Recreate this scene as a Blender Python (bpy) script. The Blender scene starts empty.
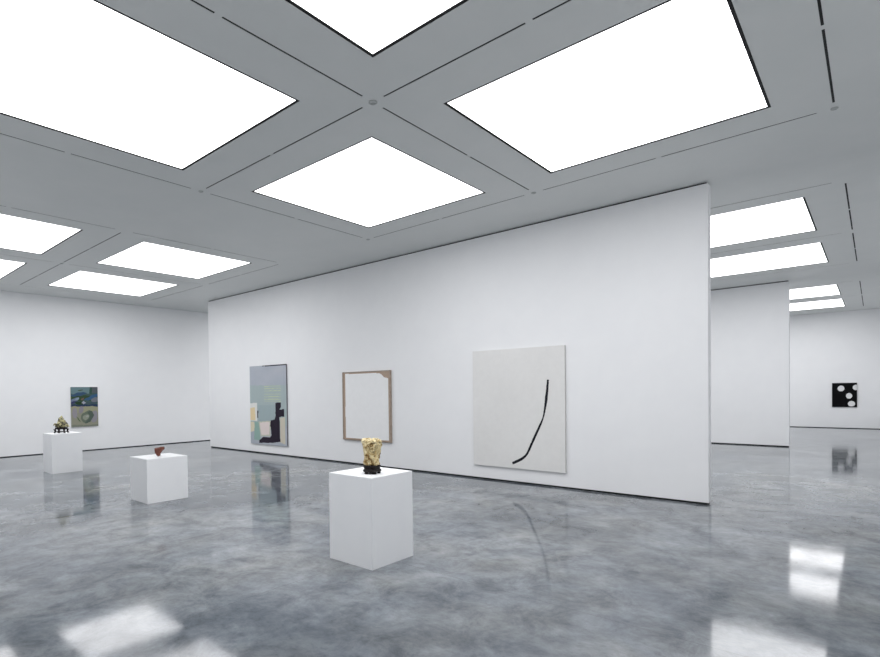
import bpy, bmesh, math, random
from mathutils import Matrix, Vector, noise
from mathutils.geometry import tessellate_polygon

# ------------------------------------------------------------------ camera, world, exposure
scene = bpy.context.scene
COL = scene.collection
cam_data = bpy.data.cameras.new('camera')
cam = bpy.data.objects.new('camera', cam_data)
COL.objects.link(cam)
R = ((0.66931431, -0.74286392, -0.01309782),      # camera right in world axes
     (-0.02108434, -0.00136923, -0.99977676),     # camera down
     (0.74268015, 0.66944106, -0.01657924))       # camera forward
EYE = Vector((0, 0, 1.6))
rt, dn, fw = Vector(R[0]), Vector(R[1]), Vector(R[2])
cam.matrix_world = Matrix(((rt.x, -dn.x, -fw.x, EYE.x), (rt.y, -dn.y, -fw.y, EYE.y), (rt.z, -dn.z, -fw.z, EYE.z), (0, 0, 0, 1)))
cam_data.sensor_width = 36.0
cam_data.sensor_fit = 'HORIZONTAL'
cam_data.lens = 534.978 * 36.0 / 880.0
cam_data.shift_x = (440.0 - 392.87) / 880.0       # shift lens
cam_data.shift_y = (400.22 - 328.5) / 880.0
cam_data.clip_start = 0.05
scene.camera = cam

world = bpy.data.worlds.new('world')
scene.world = world
world.use_nodes = True
world.node_tree.nodes['Background'].inputs[0].default_value = (0, 0, 0, 1)
world.node_tree.nodes['Background'].inputs[1].default_value = 0.0

vs = scene.view_settings
vs.view_transform = 'Standard'
vs.look = 'None'
vs.gamma = 1.0
vs.use_curve_mapping = False
vs.exposure = 0.0
PANEL_STRENGTH = 4.6
PANEL_COLOR = (0.98, 0.983, 1.0)
scene.cycles.max_bounces = 12
scene.cycles.diffuse_bounces = 8

# ------------------------------------------------------------------ measures (metres)
H = 4.361
GX = [dict(lo=.487, mid=3.724, hi=6.961, l=[(.942, 3.238), (4.205, 6.506)]),
      dict(lo=9.487, mid=12.71, hi=15.96, l=[(9.897, 12.20), (13.233, 15.50)]),
      dict(lo=18.73, mid=21.79, hi=25.06, l=[(19.063, 21.263), (22.311, 24.517)])]
GY = [dict(lo=.303, mid=3.563, hi=6.83, l=[(.766, 3.093), (4.047, 6.362)]),
      dict(lo=9.40, mid=12.61, hi=15.893, l=[(9.824, 12.113), (13.099, 15.379)])]
WX, W2X, WY0, WY1, TH = 8.222, 17.378, 1.672, 14.80, .16
X0, X1, Y0, Y1 = -.6, 26.08, -.75, 16.96
GAP = .028


# ------------------------------------------------------------------ materials
def mat(name, color=(.8, .8, .8), rough=.6, **kw):
    m = bpy.data.materials.new(name)
    m.use_nodes = True
    b = m.node_tree.nodes['Principled BSDF']
    b.inputs['Base Color'].default_value = (*color, 1)
    b.inputs['Roughness'].default_value = rough
    for k, v in kw.items():
        b.inputs[k.replace('_', ' ')].default_value = v
    return m


def nodes(m):
    return m.node_tree.nodes, m.node_tree.links, m.node_tree.nodes['Principled BSDF']


def add_noise(m, c1, c2, scale, detail=6, rough=.6, lo=.35, hi=.65, bump=0, bscale=None, bdist=.01, stretch=(1, 1, 1)):
    N, L, b = nodes(m)
    tc = N.new('ShaderNodeTexCoord')
    mp = N.new('ShaderNodeMapping')
    mp.inputs['Scale'].default_value = stretch
    L.new(tc.outputs['Object'], mp.inputs[0])
    n = N.new('ShaderNodeTexNoise')
    n.inputs['Scale'].default_value = scale
    n.inputs['Detail'].default_value = detail
    n.inputs['Roughness'].default_value = rough
    L.new(mp.outputs[0], n.inputs['Vector'])
    r = N.new('ShaderNodeValToRGB')
    r.color_ramp.elements[0].position = lo
    r.color_ramp.elements[0].color = (*c1, 1)
    r.color_ramp.elements[1].position = hi
    r.color_ramp.elements[1].color = (*c2, 1)
    L.new(n.outputs['Fac'], r.inputs[0])
    L.new(r.outputs[0], b.inputs['Base Color'])
    if bump:
        n2 = N.new('ShaderNodeTexNoise')
        n2.inputs['Scale'].default_value = bscale or scale * 4
        n2.inputs['Detail'].default_value = 4
        L.new(tc.outputs['Object'], n2.inputs['Vector'])
        bp = N.new('ShaderNodeBump')
        bp.inputs['Strength'].default_value = bump
        bp.inputs['Distance'].default_value = bdist
        L.new(n2.outputs['Fac'], bp.inputs['Height'])
        L.new(bp.outputs[0], b.inputs['Normal'])
    return m


M_wall = add_noise(mat('white_wall_paint', rough=.75), (.865, .868, .878), (.88, .883, .89), 3, bump=.04, bscale=220, bdist=.001)
M_wall.node_tree.nodes['Principled BSDF'].inputs['Specular IOR Level'].default_value = .25
M_ceil = add_noise(mat('ceiling_paint', rough=.42), (.655, .675, .665), (.68, .695, .685), 1.5)
M_ceil.node_tree.nodes['Principled BSDF'].inputs['Specular IOR Level'].default_value = .5
M_black = add_noise(mat('black_recess', rough=.8), (.006, .006, .007), (.012, .012, .013), 20)
M_plinth = add_noise(mat('plinth_paint', rough=.6), (.86, .868, .88), (.875, .882, .89), 6)
M_cap = add_noise(mat('cap_grey', rough=.5), (.42, .44, .43), (.50, .51, .51), 30)
M_side = add_noise(mat('canvas_edge', rough=.8), (.55, .54, .52), (.62, .61, .59), 40)
M_dside = add_noise(mat('dark_canvas_edge', rough=.8), (.16, .16, .18), (.22, .22, .24), 40)
M_oak = add_noise(mat('taupe_wood', rough=.6), (.30, .235, .185), (.40, .32, .26), 14, stretch=(1, 1, .1))
M_stroke = add_noise(mat('black_brush_paint', rough=.6, Specular_IOR_Level=.15), (.006, .006, .009), (.02, .02, .028), 60)
M_ebony = add_noise(mat('ebony', rough=.45, Specular_IOR_Level=.2), (.003, .002, .002), (.010, .006, .006), 25, bump=.3, bscale=60)


def emit_mat():
    m = bpy.data.materials.new('luminous_diffuser')
    m.use_nodes = True
    N, L = m.node_tree.nodes, m.node_tree.links
    N.clear()
    o = N.new('ShaderNodeOutputMaterial')
    e = N.new('ShaderNodeEmission')
    e.inputs[0].default_value = (*PANEL_COLOR, 1)
    e.inputs[1].default_value = PANEL_STRENGTH
    L.new(e.outputs[0], o.inputs[0])
    return m


M_light = emit_mat()
M_light.cycles.emission_sampling = 'FRONT'
M_tray = mat('diffuser_edge', (.7, .7, .7), .6)


def floor_mat():
    m = mat('polished_concrete', rough=.12)
    N, L, b = nodes(m)
    tc = N.new('ShaderNodeTexCoord')

    def nz(scale, detail, rough, dist=0, stretch=(1, 1, 1), rot=0):
        mp = N.new('ShaderNodeMapping')
        mp.inputs['Scale'].default_value = stretch
        mp.inputs['Rotation'].default_value = (0, 0, rot)
        L.new(tc.outputs['Object'], mp.inputs[0])
        n = N.new('ShaderNodeTexNoise')
        n.inputs['Scale'].default_value = scale
        n.inputs['Detail'].default_value = detail
        n.inputs['Roughness'].default_value = rough
        n.inputs['Distortion'].default_value = dist
        L.new(mp.outputs[0], n.inputs['Vector'])
        return n.outputs['Fac']

    def ramp(src, stops):
        r = N.new('ShaderNodeValToRGB')
        el = r.color_ramp.elements
        el[0].position, el[0].color = stops[0][0], (*stops[0][1], 1)
        el[1].position, el[1].color = stops[-1][0], (*stops[-1][1], 1)
        for p, c in stops[1:-1]:
            e = el.new(p)
            e.color = (*c, 1)
        L.new(src, r.inputs[0])
        return r.outputs[0]

    def mix(kind, fac, a, c):
        x = N.new('ShaderNodeMix')
        x.data_type = 'RGBA'
        x.blend_type = kind
        if isinstance(fac, (int, float)):
            x.inputs[0].default_value = fac
        else:
            L.new(fac, x.inputs[0])
        L.new(a, x.inputs[6])
        L.new(c, x.inputs[7])
        return x.outputs[2]

    clouds = ramp(nz(.5, 5, .62, .5), [(.33, (.108, .124, .146)), (.5, (.174, .193, .216)), (.67, (.246, .265, .286))])
    blotch = ramp(nz(2.6, 10, .74, .35), [(.34, (.45, .47, .50)), (.5, (1, 1, 1)), (.66, (1.5, 1.47, 1.42))])
    scr = ramp(nz(15, 9, .8, .3, (1, .55, 1), -.73), [(.30, (.66, .67, .68)), (.47, (1, 1, 1)), (.75, (1.25, 1.25, 1.25))])
    warm = ramp(nz(1.1, 4, .6, .4), [(.40, (1, 1, 1)), (.72, (1.05, 1.0, .92))])
    c = mix('MULTIPLY', .95, clouds, blotch)
    c = mix('MULTIPLY', .78, c, scr)
    c = mix('MULTIPLY', 1.0, c, warm)
    # saw-cut control joints
    sep = N.new('ShaderNodeSeparateXYZ')
    L.new(tc.outputs['Object'], sep.inputs[0])
    tot = None
    for axis, vals in ((0, (3.724, 12.71, 21.8)), (1, (3.64, 12.6))):
        for v in vals:
            s = N.new('ShaderNodeMath'); s.operation = 'SUBTRACT'; s.inputs[1].default_value = v
            L.new(sep.outputs[axis], s.inputs[0])
            ab = N.new('ShaderNodeMath'); ab.operation = 'ABSOLUTE'
            L.new(s.outputs[0], ab.inputs[0])
            lt = N.new('ShaderNodeMath'); lt.operation = 'LESS_THAN'; lt.inputs[1].default_value = .0016
            L.new(ab.outputs[0], lt.inputs[0])
            if tot is None:
                tot = lt.outputs[0]
            else:
                mx = N.new('ShaderNodeMath'); mx.operation = 'MAXIMUM'
                L.new(tot, mx.inputs[0]); L.new(lt.outputs[0], mx.inputs[1])
                tot = mx.outputs[0]
    blk = N.new('ShaderNodeRGB'); blk.outputs[0].default_value = (.08, .085, .09, 1)
    c = mix('MIX', tot, c, blk.outputs[0])
    L.new(c, b.inputs['Base Color'])
    rr = N.new('ShaderNodeMapRange')
    rr.inputs['From Min'].default_value = .3; rr.inputs['From Max'].default_value = .7
    rr.inputs['To Min'].default_value = .055; rr.inputs['To Max'].default_value = .105
    L.new(nz(2.4, 6, .65, .5), rr.inputs['Value'])
    L.new(rr.outputs[0], b.inputs['Roughness'])
    b.inputs['IOR'].default_value = 1.45
    sl = N.new('ShaderNodeMapRange')
    sl.inputs['From Min'].default_value = .3; sl.inputs['From Max'].default_value = .7
    sl.inputs['To Min'].default_value = .25; sl.inputs['To Max'].default_value = .52
    L.new(nz(1.7, 4, .6, .6), sl.inputs['Value'])
    L.new(sl.outputs[0], b.inputs['Specular IOR Level'])
    return m


M_floor = floor_mat()


def attr_mat(name, rough=.6, weave=.02):
    m = mat(name, rough=.8, Specular_IOR_Level=.12)
    N, L, b = nodes(m)
    a = N.new('ShaderNodeAttribute')
    a.attribute_name = 'paint'
    tc = N.new('ShaderNodeTexCoord')
    n = N.new('ShaderNodeTexNoise')
    n.inputs['Scale'].default_value = 12
    n.inputs['Detail'].default_value = 8
    L.new(tc.outputs['Object'], n.inputs['Vector'])
    r = N.new('ShaderNodeMapRange')
    r.inputs['To Min'].default_value = 1 - weave * 2
    r.inputs['To Max'].default_value = 1 + weave * 2
    L.new(n.outputs['Fac'], r.inputs['Value'])
    x = N.new('ShaderNodeVectorMath'); x.operation = 'SCALE'
    L.new(a.outputs['Color'], x.inputs[0]); L.new(r.outputs[0], x.inputs['Scale'])
    L.new(x.outputs[0], b.inputs['Base Color'])
    return m


M_paint = attr_mat('painted_canvas')


# ------------------------------------------------------------------ helpers
def obj(name, bm, mats, parent=None, smooth=False):
    me = bpy.data.meshes.new(name)
    bmesh.ops.recalc_face_normals(bm, faces=bm.faces[:])
    bm.to_mesh(me)
    bm.free()
    if not isinstance(mats, (list, tuple)):
        mats = [mats]
    for m in mats:
        me.materials.append(m)
    if smooth:
        for p in me.polygons:
            p.use_smooth = True
    o = bpy.data.objects.new(name, me)
    COL.objects.link(o)
    if parent:
        o.parent = parent
    return o


def empty(name, loc, rz=0):
    o = bpy.data.objects.new(name, None)
    o.location = loc
    o.rotation_euler = (0, 0, rz)
    o.empty_display_size = .1
    COL.objects.link(o)
    return o


def tag(o, label, cat, group=None):
    o['label'] = label
    o['category'] = cat
    if group:
        o['group'] = group
    return o


def struct(o):
    o['kind'] = 'structure'
    return o


def box(bm, x0, x1, y0, y1, z0, z1, bevel=0):
    v = [bm.verts.new(p) for p in ((x0, y0, z0), (x1, y0, z0), (x1, y1, z0), (x0, y1, z0), (x0, y0, z1), (x1, y0, z1), (x1, y1, z1), (x0, y1, z1))]
    f = [bm.faces.new([v[i] for i in q]) for q in ((3, 2, 1, 0), (4, 5, 6, 7), (0, 1, 5, 4), (1, 2, 6, 5), (2, 3, 7, 6), (3, 0, 4, 7))]
    if bevel:
        es = list({e for fc in f for e in fc.edges})
        bmesh.ops.bevel(bm, geom=es, offset=bevel, segments=2, affect='EDGES')
    return f


def one_box(name, m, dims, parent=None, bevel=0):
    bm = bmesh.new()
    box(bm, *dims, bevel=bevel)
    return obj(name, bm, m, parent)


# ------------------------------------------------------------------ the room
struct(one_box('floor', M_floor, (X0 - .2, X1 + .2, Y0 - .2, Y1 + .2, -.15, 0)))

PANELS = []
for gi, gx in enumerate(GX):
    for gj, gy in enumerate(GY):
        for i, lx in enumerate(gx['l']):
            for j, ly in enumerate(gy['l']):
                PANELS.append((gi, gj, i, j, lx, ly))
SW = .010                                             # half width of a ceiling slot
slots = []
for gx in GX:
    for gy in GY:
        for t in (gx['lo'], gx['mid'], gx['hi']):      # slots running along y
            for a, b in ((gy['lo'], gy['mid']), (gy['mid'], gy['hi'])):
                m_ = (a + b) / 2
                slots.append((t - SW, t + SW, a + .14, m_ - .03))
                slots.append((t - SW, t + SW, m_ + .03, b - .14))
        for t in (gy['lo'], gy['mid'], gy['hi']):
            for a, b in ((gx['lo'], gx['mid']), (gx['mid'], gx['hi'])):
                m_ = (a + b) / 2
                slots.append((a + .14, m_ - .03, t - SW, t + SW))
                slots.append((m_ + .03, b - .14, t - SW, t + SW))


def slab_with_holes(bm, x0, x1, y0, y1, z0, z1, holes):
    """rectangular slab with rectangular openings and their inner sides, as one closed mesh"""
    xs = sorted({x0, x1, *[h[0] for h in holes], *[h[1] for h in holes]})
    ys = sorted({y0, y1, *[h[2] for h in holes], *[h[3] for h in holes]})
    nx, ny = len(xs) - 1, len(ys) - 1
    solid = [[True] * ny for _ in range(nx)]
    for i in range(nx):
        cx = (xs[i] + xs[i + 1]) / 2
        for j in range(ny):
            cy = (ys[j] + ys[j + 1]) / 2
            if any(h[0] < cx < h[1] and h[2] < cy < h[3] for h in holes):
                solid[i][j] = False
    vc = {}

    def V(i, j, k):
        if (i, j, k) not in vc:
            vc[(i, j, k)] = bm.verts.new((xs[i], ys[j], (z0, z1)[k]))
        return vc[(i, j, k)]
    for i in range(nx):
        for j in range(ny):
            if not solid[i][j]:
                continue
            bm.faces.new([V(i, j, 0), V(i, j + 1, 0), V(i + 1, j + 1, 0), V(i + 1, j, 0)])
            bm.faces.new([V(i, j, 1), V(i + 1, j, 1), V(i + 1, j + 1, 1), V(i, j + 1, 1)])
            if i == 0 or not solid[i - 1][j]:
                bm.faces.new([V(i, j, 0), V(i, j, 1), V(i, j + 1, 1), V(i, j + 1, 0)])
            if i == nx - 1 or not solid[i + 1][j]:
                bm.faces.new([V(i + 1, j, 0), V(i + 1, j + 1, 0), V(i + 1, j + 1, 1), V(i + 1, j, 1)])
            if j == 0 or not solid[i][j - 1]:
                bm.faces.new([V(i, j, 0), V(i + 1, j, 0), V(i + 1, j, 1), V(i, j, 1)])
            if j == ny - 1 or not solid[i][j + 1]:
                bm.faces.new([V(i, j + 1, 0), V(i, j + 1, 1), V(i + 1, j + 1, 1), V(i + 1, j + 1, 0)])


bm = bmesh.new()
slab_with_holes(bm, X0 - .2, X1 + .2, Y0 - .2, Y1 + .2, H, H + .12,
                [(p[4][0], p[4][1], p[5][0], p[5][1]) for p in PANELS] + slots)
struct(obj('ceiling', bm, M_ceil))

# black channels inside the ceiling slots, one trim per bay
n = 0
for gx in GX:
    for gy in GY:
        n += 1
        bm = bmesh.new()
        for s in slots:
            if gx['lo'] - .1 < s[0] and s[1] < gx['hi'] + .1 and gy['lo'] - .1 < s[2] and s[3] < gy['hi'] + .1:
                box(bm, s[0] + .0003, s[1] - .0003, s[2] + .0003, s[3] - .0003, H + .003, H + .11)
        struct(obj('trim_%d' % n, bm, M_black))

# outer walls with a recessed black base
def outer_wall(side, dims, base):
    struct(one_box('wall_' + side, M_wall, dims))
    struct(one_box('baseboard_' + side, M_black, base))


outer_wall('left', (X0 - .2, X1 + .2, Y1, Y1 + .2, .022, H), (X0, X1, Y1 + .02, Y1 + .18, 0, .022))
outer_wall('right', (X0 - .2, X1 + .2, Y0 - .2, Y0, .022, H), (X0, X1, Y0 - .18, Y0 - .02, 0, .022))
outer_wall('back', (X1, X1 + .2, Y0, Y1, .022, H), (X1 + .02, X1 + .18, Y0, Y1, 0, .022))
outer_wall('front', (X0 - .2, X0, Y0, Y1, .022, H), (X0 - .18, X0 - .02, Y0, Y1, 0, .022))


def partition(side, x, k):
    struct(one_box('wall_' + side, M_wall, (x, x + TH, WY0, WY1, GAP, H - .021), bevel=.002))
    struct(one_box('baseboard_' + side, M_black, (x + .02, x + TH - .02, WY0 + .02, WY1 - .02, 0, GAP)))
    struct(one_box('trim_%d' % k, M_black, (x + .02, x + TH - .02, WY0 + .02, WY1 - .02, H - .021, H)))


partition('centre', WX, 7)
partition('middle', W2X, 8)

# ------------------------------------------------------------------ luminous ceiling panels
LBL = {
    (0, 0, 0, 1): 'huge glowing white ceiling panel at the upper left, nearest the left picture edge',
    (0, 0, 0, 0): 'glowing white ceiling panel cut off by the top picture edge in the middle',
    (0, 0, 1, 1): 'diamond shaped glowing white ceiling panel, nearest above the long partition',
    (0, 0, 1, 0): 'large glowing white ceiling panel at the upper right, right of the ceiling cross',
    (0, 1, 1, 0): 'glowing white ceiling panel of the far left bay, rightmost and closer to the camera',
    (0, 1, 1, 1): 'glowing white ceiling panel of the far left bay, narrow and next to the far wall',
    (0, 1, 0, 0): 'glowing ceiling panel of the far left bay, larger one cut by the left picture edge',
    (0, 1, 0, 1): 'glowing white ceiling panel of the far left bay, smallest corner',
    (1, 0, 0, 0): 'glowing white ceiling panel just right of the long partition, larger and nearer one of two',
    (1, 0, 1, 0): 'glowing white ceiling panel just right of the long partition, above the second partition',
    (2, 0, 0, 0): 'small distant glowing ceiling panel past the second partition, nearer of two',
    (2, 0, 1, 0): 'small distant glowing ceiling panel past the second partition, lowest, next to the back wall',
}
for gi, gj, i, j, lx, ly in PANELS:
    ax, bx = (lx[1] - lx[0]) / 2 - .001, (ly[1] - ly[0]) / 2 - .001
    t = empty('ceiling_light', ((lx[0] + lx[1]) / 2, (ly[0] + ly[1]) / 2, H))
    w = .027
    bm = bmesh.new()
    box(bm, -ax, ax, -bx, -bx + w, .004, .10)
    box(bm, -ax, ax, bx - w, bx, .004, .10)
    box(bm, -ax, -ax + w, -bx + w, bx - w, .004, .10)
    box(bm, ax - w, ax, -bx + w, bx - w, .004, .10)
    box(bm, -ax, ax, -bx, bx, .10, .115)
    obj('frame', bm, M_black, t)
    bm = bmesh.new()
    fs = box(bm, -ax + w, ax - w, -bx + w, bx - w, .010, .030)
    for f in fs[1:]:
        f.material_index = 1
    obj('diffuser', bm, [M_light, M_tray], t)
    k = (gi, gj, i, j)
    if k in LBL:
        tag(t, LBL[k], 'ceiling light')
    else:
        tag(t, 'glowing white ceiling panel hidden behind a partition', 'ceiling light', 'ceiling panels behind the partitions')


# small round caps where the slots meet
def cap(x, y, label, r=.032):
    t = empty('ceiling_fitting', (x, y, H))
    bm = bmesh.new()
    prof = [(r, 0), (r, -.006), (r * .8, -.012), (r * .45, -.012), (r * .4, -.005)]
    rings = [[bm.verts.new((q * math.cos(2 * math.pi * k / 24), q * math.sin(2 * math.pi * k / 24), z)) for k in range(24)] for q, z in prof]
    for a, b in zip(rings, rings[1:]):
        for k in range(24):
            bm.faces.new([a[k], a[(k + 1) % 24], b[(k + 1) % 24], b[k]])
    bm.faces.new(rings[-1])
    bm.faces.new(rings[0][::-1])
    o = obj('ceiling_fitting', bm, M_cap)
    o.location = (x, y, H)
    bpy.data.objects.remove(t)
    tag(o, label, 'ceiling fitting')


g, hq = GX[0], GY[0]
cap(g['mid'], hq['mid'], 'small round grey cap at the centre of the nearest ceiling cross', .042)
cap(g['mid'], hq['hi'], 'small round ceiling cap where slots meet below the huge left panel')
cap(g['hi'], hq['mid'], 'small round ceiling cap where slots meet above the long partition')
cap(g['hi'], hq['lo'], 'small round ceiling cap at the corner of the slots, upper right, above the partition end')
cap(g['hi'], hq['hi'], 'tiny round ceiling cap at the slot corner beyond the diamond shaped panel')
cap(GX[0]['mid'], GY[1]['mid'], 'tiny round ceiling cap at the slot crossing of the far left bay')


# ------------------------------------------------------------------ plinths
def plinth(x0, x1, y0, y1, h, label):
    cx, cy = (x0 + x1) / 2, (y0 + y1) / 2
    bm = bmesh.new()
    box(bm, x0 - cx, x1 - cx, y0 - cy, y1 - cy, 0, h, bevel=.0025)
    o = obj('plinth', bm, M_plinth)
    o.location = (cx, cy, 0)
    return tag(o, label, 'plinth')


plinth(3.395, 3.966, 3.333, 3.903, .827, 'tall white box plinth in the foreground, carrying the golden sculpture')
plinth(3.368, 3.991, 7.878, 8.470, .654, 'low white box plinth carrying the small reddish brown stone')
plinth(3.426, 3.992, 12.468, 13.061, .815, 'white box plinth furthest away, near the left wall, carrying the rock on black stand')


# ------------------------------------------------------------------ sculptures
def blob(shape, sub=5, parent=None, name='rock', m=None, flat=False):
    bm = bmesh.new()
    bmesh.ops.create_icosphere(bm, subdivisions=sub, radius=1)
    for v in bm.verts:
        v.co = shape(v.co.copy())
    return obj(name, bm, m, parent, smooth=not flat)


def rock_mat(name, stops, scale, rough, metal=0., bump=.6, bscale=40, voro=0):
    m = mat(name, rough=rough, Metallic=metal)
    N, L, b = nodes(m)
    tc = N.new('ShaderNodeTexCoord')
    n = N.new('ShaderNodeTexNoise')
    n.inputs['Scale'].default_value = scale
    n.inputs['Detail'].default_value = 8
    n.inputs['Roughness'].default_value = .65
    n.inputs['Distortion'].default_value = 1.2
    L.new(tc.outputs['Object'], n.inputs['Vector'])
    r = N.new('ShaderNodeValToRGB')
    el = r.color_ramp.elements
    el[0].position, el[0].color = stops[0][0], (*stops[0][1], 1)
    el[1].position, el[1].color = stops[-1][0], (*stops[-1][1], 1)
    for p, c in stops[1:-1]:
        el.new(p).color = (*c, 1)
    L.new(n.outputs['Fac'], r.inputs[0])
    L.new(r.outputs[0], b.inputs['Base Color'])
    bp = N.new('ShaderNodeBump')
    bp.inputs['Strength'].default_value = bump
    bp.inputs['Distance'].default_value = .01
    n2 = N.new('ShaderNodeTexNoise')
    n2.inputs['Scale'].default_value = bscale
    n2.inputs['Detail'].default_value = 5
    L.new(tc.outputs['Object'], n2.inputs['Vector'])
    L.new(n2.outputs['Fac'], bp.inputs['Height'])
    L.new(bp.outputs[0], b.inputs['Normal'])
    return m


M_gold = rock_mat('pale_gold', [(.36, (.07, .03, .01)), (.43, (.42, .26, .08)), (.50, (.80, .66, .36)), (.66, (.93, .84, .58))], 13, .38, .15, .8, 45)
M_olive = rock_mat('mottled_stone', [(.42, (.015, .015, .014)), (.47, (.10, .09, .045)), (.54, (.46, .42, .20)), (.66, (.78, .74, .50))], 14, .5, 0, .7, 50)
M_red = rock_mat('red_brown_stone', [(.30, (.075, .022, .015)), (.5, (.17, .05, .03)), (.7, (.27, .10, .06))], 12, .65, 0, .7, 45)

AIM = math.atan2(.669, .743)             # view direction over the floor
RZ = AIM - math.pi / 2                   # local +y away from the viewer, local +x to the right


def gold_shape(c):
    # c on unit sphere -> upright weathered column, wide lobed crown, waist, spreading foot
    z = (c.z + 1) / 2
    prof = [(0, .070), (.12, .076), (.35, .075), (.55, .077), (.75, .084), (.90, .086), (1, .076)]
    for (a, ra), (b, rb) in zip(prof, prof[1:]):
        if a <= z <= b:
            r = ra + (rb - ra) * (z - a) / (b - a)
            break
    h = math.hypot(c.x, c.y)
    edge = min(1, (h / .55)) ** .6 if h > 0 else 0
    a = math.atan2(c.y, c.x)
    r *= edge
    q = Vector((math.cos(a) * 1.6, math.sin(a) * 1.6, z * 2.2 + 3))
    r *= 1 + .34 * noise.noise(q * 1.3) * .7 + .16 * noise.noise(q * 3.1)
    rid = min(abs(noise.noise(Vector((math.cos(a) * 3, math.sin(a) * 3, z * 2.6 + 9)) * 1.2)), 1.4 * abs(noise.noise(Vector((math.cos(a) * 3, math.sin(a) * 3, z * 3.2 + 4)) * 2.1)))
    r *= 1 - .36 * max(0, .14 - rid) / .14
    # hollow on the front right
    d = math.hypot((a + math.pi / 2 - .75) / .42, (z - .50) / .20)
    if d < 1:
        r *= 1 - .42 * (1 - d * d)
    x, y = r * math.cos(a), r * math.sin(a) * .85
    zz = z * .262 + .012 * noise.noise(q * 2.4) * (1 if z > .6 else .2)
    if z > .9:
        zz += .022 * abs(noise.noise(Vector((x * 32, y * 32, 1))))
    return Vector((x - .004, y, zz + .0))


s = empty('golden_sculpture', (3.614, 3.528, .827), RZ)
rk = blob(gold_shape, 6, s, 'rock', M_gold)
rk.location.z = .066


def lobed(r, k, lob, ph=0, sx=1., sy=1., n=64):
    return [((r * (1 + lob * math.cos(k * t + ph))) * math.cos(t) * sx, (r * (1 + lob * math.cos(k * t + ph))) * math.sin(t) * sy) for t in [2 * math.pi * i / n for i in range(n)]]


def loft(bm, sections):
    rings = [[bm.verts.new((x, y, z)) for x, y in pts] for z, pts in sections]
    for a, b in zip(rings, rings[1:]):
        for k in range(len(a)):
            bm.faces.new([a[k], a[(k + 1) % len(a)], b[(k + 1) % len(b)], b[k]])
    bm.faces.new(rings[0][::-1])
    bm.faces.new(rings[-1])


bm = bmesh.new()
L5 = lambda r: [(x - .006, y + .012) for x, y in lobed(r, 5, .07, .6, 1.0, 1.1)]
loft(bm, [(.018, L5(.078)), (.030, L5(.086)), (.040, L5(.080)), (.050, L5(.072)), (.062, L5(.078)), (.070, L5(.084)), (.078, L5(.080)), (.082, L5(.066))])
b_ = obj('base', bm, M_ebony, s)
for k in range(5):
    t = 2 * math.pi * k / 5 + .15 - .6 / 5
    bm = bmesh.new()
    c_ = [(math.cos(q) * .022, math.sin(q) * .016) for q in [2 * math.pi * i / 16 for i in range(16)]]
    loft(bm, [(0, [(x * .95, y * .95) for x, y in c_]), (.006, c_), (.014, [(x * .85, y * .85) for x, y in c_]), (.026, [(x * 1.1, y * 1.1) for x, y in c_])])
    f_ = obj('foot', bm, M_ebony, s)
    f_.location = (math.cos(t) * .066 - .006, math.sin(t) * .073 + .012, 0)
    f_.rotation_euler.z = t + math.pi / 2
tag(s, 'pale golden craggy upright sculpture on a black lobed base, on the foreground plinth', 'sculpture')


def olive_shape(c):
    z = (c.z + 1) / 2
    a = math.atan2(c.y, c.x)
    h = math.hypot(c.x, c.y)
    # a mountain: main peak left of centre, spur pointing left, shoulder stepping down right
    q = c * 1.7 + Vector((4, 2, 7))
    k = 1 + .30 * noise.noise(q) + .22 * noise.noise(q * 2.3) + .10 * noise.noise(q * 5)
    x = c.x * .135 * k
    y = c.y * .085 * k
    top = .235 * math.exp(-((x + .012) / .040) ** 2) + .135 * math.exp(-((x + .115) / .036) ** 2) + .165 * math.exp(-((x - .055) / .045) ** 2) + .100 * math.exp(-((x - .125) / .04) ** 2)
    top = max(top, .05) * (1 + .16 * noise.noise(Vector((x * 22, y * 22, 3))))
    zz = .0 + z * top
    if z < .5:
        x *= .68 + .64 * z
    return Vector((x, y, zz))


s = empty('stone_on_stand', (3.70, 12.79, .815), RZ)
rk = blob(olive_shape, 5, s, 'rock', M_olive)
rk.location.z = .100
bm = bmesh.new()
L6 = lambda r: lobed(r, 6, .05, 0, 1.0, .72)
loft(bm, [(.078, L6(.115)), (.088, L6(.128)), (.098, L6(.124)), (.108, L6(.130)), (.116, L6(.120))])
obj('stand_top', bm, M_ebony, s)
for sx, sy in ((-1, -1), (1, -1), (-1, 1), (1, 1), (0, -1)):
    bm = bmesh.new()
    leg = []
    for z, off, w in ((0, .010, .017), (.012, .006, .014), (.035, -.004, .011), (.06, 0, .014), (.082, .004, .022)):
        cx_ = sx * (.096 + off)
        cy_ = sy * (.060 + off * .6) + (0 if sx else sy * .018)
        leg.append((z, [(cx_ - w, cy_ - w * .8), (cx_ + w, cy_ - w * .8), (cx_ + w, cy_ + w * .8), (cx_ - w, cy_ + w * .8)]))
    loft(bm, leg)
    obj('leg', bm, M_ebony, s)
bm = bmesh.new()
for y in (-.064, .064):
    box(bm, -.09, .09, y - .006, y + .006, .020, .032)
for x in (-.096, .096):
    box(bm, x - .006, x + .006, -.058, .058, .020, .032)
obj('stretcher', bm, M_ebony, s)
tag(s, 'mottled yellow stone peak on a black legged stand, on the furthest plinth', 'sculpture')

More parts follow.
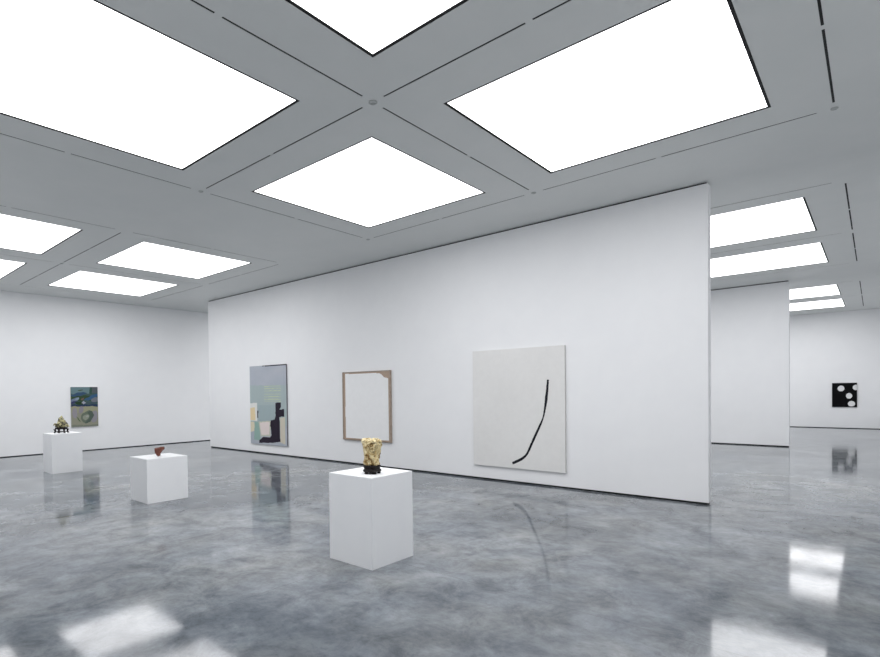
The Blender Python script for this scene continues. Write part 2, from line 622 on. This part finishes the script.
# reddish shard: outline with real thickness, chipped faces
out = [(-.004, .002), (.018, .010), (.020, .042), (.052, .078), (.088, .118), (.084, .146), (.040, .148), (-.005, .138), (-.058, .128), (-.062, .095), (-.054, .050), (-.034, .034), (-.022, .008)]
bm = bmesh.new()
secs = []
for y, sc in ((-.044, .70), (-.028, .93), (0, 1.0), (.026, .95), (.042, .72)):
    pts = []
    for i, (x, z) in enumerate(out):
        cx_, cz_ = .0, .085
        k = sc + (.05 * noise.noise(Vector((x * 30, z * 30, y * 40))))
        if z < .03:
            k = sc * .2 + .8
        pts.append((cx_ + (x - cx_) * k, y * (.55 + 3.0 * z if z < .15 else 1), cz_ + (z - cz_) * k))
    secs.append(pts)
rings = [[bm.verts.new(p) for p in r] for r in secs]
for a, b in zip(rings, rings[1:]):
    for k in range(len(a)):
        bm.faces.new([a[k], a[(k + 1) % len(a)], b[(k + 1) % len(b)], b[k]])
bm.faces.new(rings[0][::-1])
bm.faces.new(rings[-1])
bmesh.ops.triangulate(bm, faces=bm.faces[:])
bmesh.ops.subdivide_edges(bm, edges=bm.edges[:], cuts=2, use_grid_fill=True)
for v in bm.verts:
    v.co += Vector((noise.noise(v.co * 45), noise.noise(v.co * 45 + Vector((5, 0, 0))), noise.noise(v.co * 45 + Vector((0, 7, 0))))) * .005
mz = min(v.co.z for v in bm.verts)
for v in bm.verts:
    v.co.z -= mz
o = obj('stone_shard', bm, M_red)
o.location = (3.66, 8.13, .654)
o.rotation_euler.z = RZ
tag(o, 'small reddish brown angular stone, wider at the top, on the low plinth', 'stone')


# ------------------------------------------------------------------ pictures
def srgb(r, g, b):
    return tuple(((c / 255) / 12.92 if c <= 10 else ((c / 255 + .055) / 1.055) ** 2.4) for c in (r, g, b))


def inside(p, poly):
    x, y = p
    r = False
    j = len(poly) - 1
    for i in range(len(poly)):
        xi, yi = poly[i]
        xj, yj = poly[j]
        if (yi > y) != (yj > y) and x < (xj - xi) * (y - yi) / (yj - yi) + xi:
            r = not r
        j = i
    return r


def canvas(w, h, nu, nv, colour, side, depth=.035, stroke=None, parent=None):
    """stretched canvas: local x to the right, y up, z towards the viewer; back at z = 0"""
    bm = bmesh.new()
    lay = bm.loops.layers.float_color.new('paint')
    g = [[bm.verts.new((w * (i / nu - .5), h * j / nv, depth)) for j in range(nv + 1)] for i in range(nu + 1)]
    for i in range(nu):
        for j in range(nv):
            f = bm.faces.new([g[i][j], g[i + 1][j], g[i + 1][j + 1], g[i][j + 1]])
            c = colour((i + .5) / nu, (j + .5) / nv)
            for l in f.loops:
                l[lay] = (*c, 1)
    bk = [bm.verts.new(p) for p in ((-w / 2, 0, 0), (w / 2, 0, 0), (w / 2, h, 0), (-w / 2, h, 0))]
    edges = [[g[i][0] for i in range(nu + 1)], [g[nu][j] for j in range(nv + 1)], [g[i][nv] for i in range(nu, -1, -1)], [g[0][j] for j in range(nv, -1, -1)]]
    for k, e in enumerate(edges):
        f = bm.faces.new(e[::-1] + [bk[k], bk[(k + 1) % 4]])
        f.material_index = 1
    f = bm.faces.new(bk[::-1])
    f.material_index = 1
    mats = [M_paint, side]
    if stroke:
        mats.append(M_stroke)
        P = [Vector(((u - .5) * w, v * h)) for u, v, _ in stroke]
        Wd = [t for _, _, t in stroke]
        pts, wd = [], []
        for i in range(len(P) - 1):          # catmull-rom
            p0, p1, p2, p3 = P[max(i - 1, 0)], P[i], P[i + 1], P[min(i + 2, len(P) - 1)]
            for q in range(8):
                t = q / 8
                pts.append(.5 * ((2 * p1) + (p2 - p0) * t + (2 * p0 - 5 * p1 + 4 * p2 - p3) * t * t + (3 * p1 - p0 - 3 * p2 + p3) * t ** 3))
                wd.append(Wd[i] + (Wd[i + 1] - Wd[i]) * t)
        pts.append(P[-1]); wd.append(Wd[-1])
        prev = None
        for i, p in enumerate(pts):
            d = (pts[min(i + 1, len(pts) - 1)] - pts[max(i - 1, 0)]).normalized()
            nrm = Vector((-d.y, d.x))
            ww = wd[i] / 2
            a_ = p + nrm * ww * (1 + .35 * noise.noise(Vector((i * .7, 1, 0))))
            b_ = p - nrm * ww * (1 + .35 * noise.noise(Vector((i * .7, 5, 0))))
            cur = [bm.verts.new((a_.x, a_.y, depth + .0005)), bm.verts.new((p.x, p.y, depth + .0025)), bm.verts.new((b_.x, b_.y, depth + .0005))]
            if prev:
                for k in range(2):
                    f = bm.faces.new([prev[k], prev[k + 1], cur[k + 1], cur[k]])
                    f.material_index = 2
            prev = cur
    me = bpy.data.meshes.new('canvas')
    bm.to_mesh(me)
    bm.free()
    for m in mats:
        me.materials.append(m)
    o = bpy.data.objects.new('canvas', me)
    COL.objects.link(o)
    if parent:
        o.parent = parent
    return o


def hang(o, wall, pos, z):
    """wall 'x': on a face looking to -x; wall 'y': on a face looking to -y"""
    if wall == 'x':      # right of the picture is -y
        o.matrix_world = Matrix(((0, 0, -1, pos[0]), (-1, 0, 0, pos[1]), (0, 1, 0, z), (0, 0, 0, 1)))
    else:                # right of the picture is +x
        o.matrix_world = Matrix(((1, 0, 0, pos[0]), (0, 0, -1, pos[1]), (0, 1, 0, z), (0, 0, 0, 1)))
    return o


def layers(base, polys, wob=0., sc=6.):
    def f(u, v):
        uu = u + wob * noise.noise(Vector((u * sc, v * sc, 1)))
        vv = v + wob * noise.noise(Vector((u * sc, v * sc, 8)))
        c = base(uu, vv)
        for col, p in polys:
            if inside((uu, vv), p):
                c = srgb(*col)
        return c
    return f


D = .04
kx = (WX - D) / WX


def onW(yl, yr, zt, zb):
    """front-plane extents for a picture on the long partition"""
    return yl * kx, yr * kx, 1.6 + (zt - 1.6) * kx, 1.6 + (zb - 1.6) * kx


def rect(u0, u1, v0, v1):
    return [(u0, v0), (u1, v0), (u1, v1), (u0, v1)]


# 1 collage of grey, teal and black shapes
yl, yr, zt, zb = onW(12.647, 11.024, 2.325, .243)
P1 = [((168, 181, 182), rect(-.1, 1.1, .25, .75)), ((160, 175, 178), rect(.235, .708, .29, .50)),
      ((224, 224, 220), [(0, .52), (.2, .528), (.202, .292), (0, .293)]), ((226, 207, 168), [(0, .462), (.138, .468), (.145, .301), (0, .297)]),
      ((45, 45, 55), [(.199, .429), (.235, .43), (.229, .332), (.198, .337)]),
      ((216, 208, 184), [(0, .277), (.11, .28), (.122, .162), (0, .143)]), ((148, 176, 168), [(.123, .28), (.254, .284), (.282, .051), (.098, .043)]),
      ((196, 197, 180), [(.233, .283), (.573, .303), (.563, .11), (.296, .1)]), ((226, 214, 210), [(.267, .272), (.544, .289), (.529, .126), (.309, .118)]),
      ((204, 198, 182), [(.827, .344), (.955, .353), (.958, .019), (.823, .044)]),
      ((48, 42, 54), [(.708, .526), (.854, .538), (.853, .476), (.813, .447), (.94, .453), (.939, .359), (.811, .357), (.823, .05), (.59, .025), (.238, .014), (.248, .049), (.36, .093), (.55, .096), (.588, .12), (.572, .224), (.552, .233), (.573, .31), (.677, .322), (.706, .361)]),
      ((30, 30, 36), [(.37, 1.01), (1.01, 1.01), (1.01, .984), (.37, .990)])]
for v in (.736, .708, .679, .637, .606, .573, .549):
    P1.append(((188, 199, 172), rect(.41, .855, v - .0045, v + .0045)))


def b1(u, v):
    k = noise.noise(Vector((u * 3, v * 6, 2)))
    return srgb(176 + 8 * k, 181 + 6 * k, 190 + 5 * k)


t = empty('painting', (0, 0, 0))
canvas(yl - yr, zt - zb, 110, 150, layers(b1, P1, .004, 9), M_dside, D - .005, parent=t)
hang(t, 'x', (WX - .004, (yl + yr) / 2), zb)
tag(t, 'tall collage painting in grey, teal, cream and black, leftmost on the long partition', 'painting')

# 2 white field in a taupe frame
yl, yr, zt, zb = onW(8.939, 7.475, 2.042, .527)
w_, h_ = yl - yr, zt - zb
P2 = [((242, 242, 242), [(.050, .984), (.79, .976), (.835, .955), (.885, .915), (.965, .898), (.965, .020), (.05, .022)])]
t = empty('painting', (0, 0, 0))
canvas(w_ - .03, h_ - .03, 150, 150, layers(lambda u, v: srgb(176, 156, 140), P2, .002), M_side, .034, parent=t).location.y = .015
bm = bmesh.new()
for x0, x1, y0, y1 in ((-w_ / 2, -w_ / 2 + .030, 0, h_), (w_ / 2 - .030, w_ / 2, 0, h_), (-w_ / 2 + .030, w_ / 2 - .030, 0, .009), (-w_ / 2 + .030, w_ / 2 - .030, h_ - .007, h_)):
    box(bm, x0, x1, y0, y1, .0, .042)
obj('frame', bm, M_oak, t)
hang(t, 'x', (WX - .004, (yl + yr) / 2), zb)
tag(t, 'white picture with taupe wooden edges and a brown upper corner, behind the golden sculpture', 'painting')

# 3 beige canvas, one black stroke
yl, yr, zt, zb = onW(5.445, 3.695, 2.306, .248)
ST = [(.835, .734, .018), (.828, .665, .022), (.815, .571, .026), (.801, .497, .018), (.783, .429, .013), (.748, .361, .020), (.707, .291, .022), (.663, .214, .022), (.624, .145, .020), (.597, .112, .020), (.545, .078, .025), (.454, .040, .024)]
ST = [(a, b, c * 1.85) for a, b, c in ST]


def b3(u, v):
    k = noise.noise(Vector((u * 2.5, v * 2.5, 2)))
    return srgb(228 + 3 * k, 227 + 3 * k, 225 + 3 * k)


t = empty('painting', (0, 0, 0))
canvas(yl - yr, zt - zb, 30, 30, b3, M_side, D - .005, stroke=ST, parent=t)
hang(t, 'x', (WX - .004, (yl + yr) / 2), zb)
tag(t, 'large pale beige canvas with a single curved black brush stroke on the long partition', 'painting')

# 4 black canvas with white dots on the back wall
ky = (X1 - D) / X1
yl, yr, zt, zb = 1.204 * ky, .492 * ky, 1.694, .796
w_, h_ = yl - yr, zt - zb


def b4(u, v):
    for cu, cv, ru, rv in ((.364, .770, .139, .118), (.686, .463, .125, .115), (.783, .138, .145, .115), (.955, .805, .125, .110)):
        if ((u - cu) / ru) ** 2 + ((v - cv) / rv) ** 2 < 1:
            return srgb(226, 226, 226)
    return srgb(12, 12, 14)


t = empty('painting', (0, 0, 0))
canvas(w_, h_, 90, 110, b4, M_black, D - .005, parent=t)
hang(t, 'x', (X1 - .004, (yl + yr) / 2), zb)
tag(t, 'small black canvas with white oval dots on the distant back wall', 'painting')

# 5 blue and olive landscape on the left wall
kyy = (Y1 - D) / Y1
xl, xr, zt, zb = 5.161 * kyy, 5.871 * kyy, 1.6 + (1.842 - 1.6) * kyy, 1.6 + (.701 - 1.6) * kyy


def ell(cu, cv, ru, rv, a=0, n=20):
    ca, sa = math.cos(a), math.sin(a)
    return [(cu + ru * math.cos(t) * ca - rv * math.sin(t) * sa, cv + ru * math.cos(t) * sa + rv * math.sin(t) * ca) for t in [2 * math.pi * i / n for i in range(n)]]


P5 = [((104, 128, 132), rect(-.1, .72, .84, 1.1)), ((60, 84, 76), rect(.70, .78, .82, 1.1)), ((86, 92, 98), rect(.78, 1.1, .85, 1.1)),
      ((78, 92, 74), ell(.36, .915, .09, .018)),
      ((62, 84, 112), [(-.1, .80), (.3, .86), (.62, .86), (.5, .80), (.2, .77), (-.1, .76)]),
      ((58, 78, 56), rect(-.1, 1.1, .66, .78)), ((112, 124, 146), ell(.14, .69, .17, .045, .25)), ((136, 150, 168), ell(.24, .72, .08, .025, .3)),
      ((62, 92, 126), [(.45, .66), (.62, .72), (.80, .80), (1.1, .84), (1.1, .76), (.85, .72), (.62, .65)]),
      ((112, 92, 84), ell(.43, .705, .05, .025)), ((112, 116, 124), ell(.90, .67, .15, .06)), ((48, 62, 86), rect(-.1, 1.1, .50, .555)),
      ((60, 66, 96), ell(.10, .61, .14, .035, .2)), ((44, 66, 44), ell(.35, .60, .20, .05)), ((158, 162, 176), [(.38, .60), (.46, .65), (.56, .59), (.47, .555)]),
      ((68, 84, 92), ell(.75, .59, .18, .03)),
      ((142, 142, 126), rect(-.1, 1.1, -.1, .50)), ((152, 152, 126), rect(-.1, 1.1, .36, .50)),
      ((146, 142, 148), ell(.14, .33, .10, .13, .2)), ((138, 134, 142), ell(.36, .42, .09, .09)), ((140, 138, 144), ell(.86, .25, .12, .17, -.3)),
      ((104, 114, 100), ell(.58, .25, .23, .14, .3)), ((84, 96, 88), [(.60, .37), (.78, .38), (.84, .28), (.72, .12), (.50, .08), (.50, .13), (.66, .18), (.70, .28)]),
      ((142, 148, 134), ell(.55, .25, .13, .07, .2)), ((158, 160, 152), ell(.60, .27, .06, .03)),
      ((92, 108, 78), [(.20, .26), (.26, .24), (.34, .12), (.28, .13)]), ((122, 126, 112), rect(-.1, 1.1, -.1, .04))]
t = empty('painting', (0, 0, 0))
canvas(xr - xl, zt - zb, 90, 140, layers(lambda u, v: srgb(72, 92, 90), P5, .035, 5), M_side, D - .005, parent=t)
hang(t, 'y', ((xl + xr) / 2, Y1 - .004), zb)
tag(t, 'small blue over olive green painting on the far left wall, right of the black stand', 'painting')
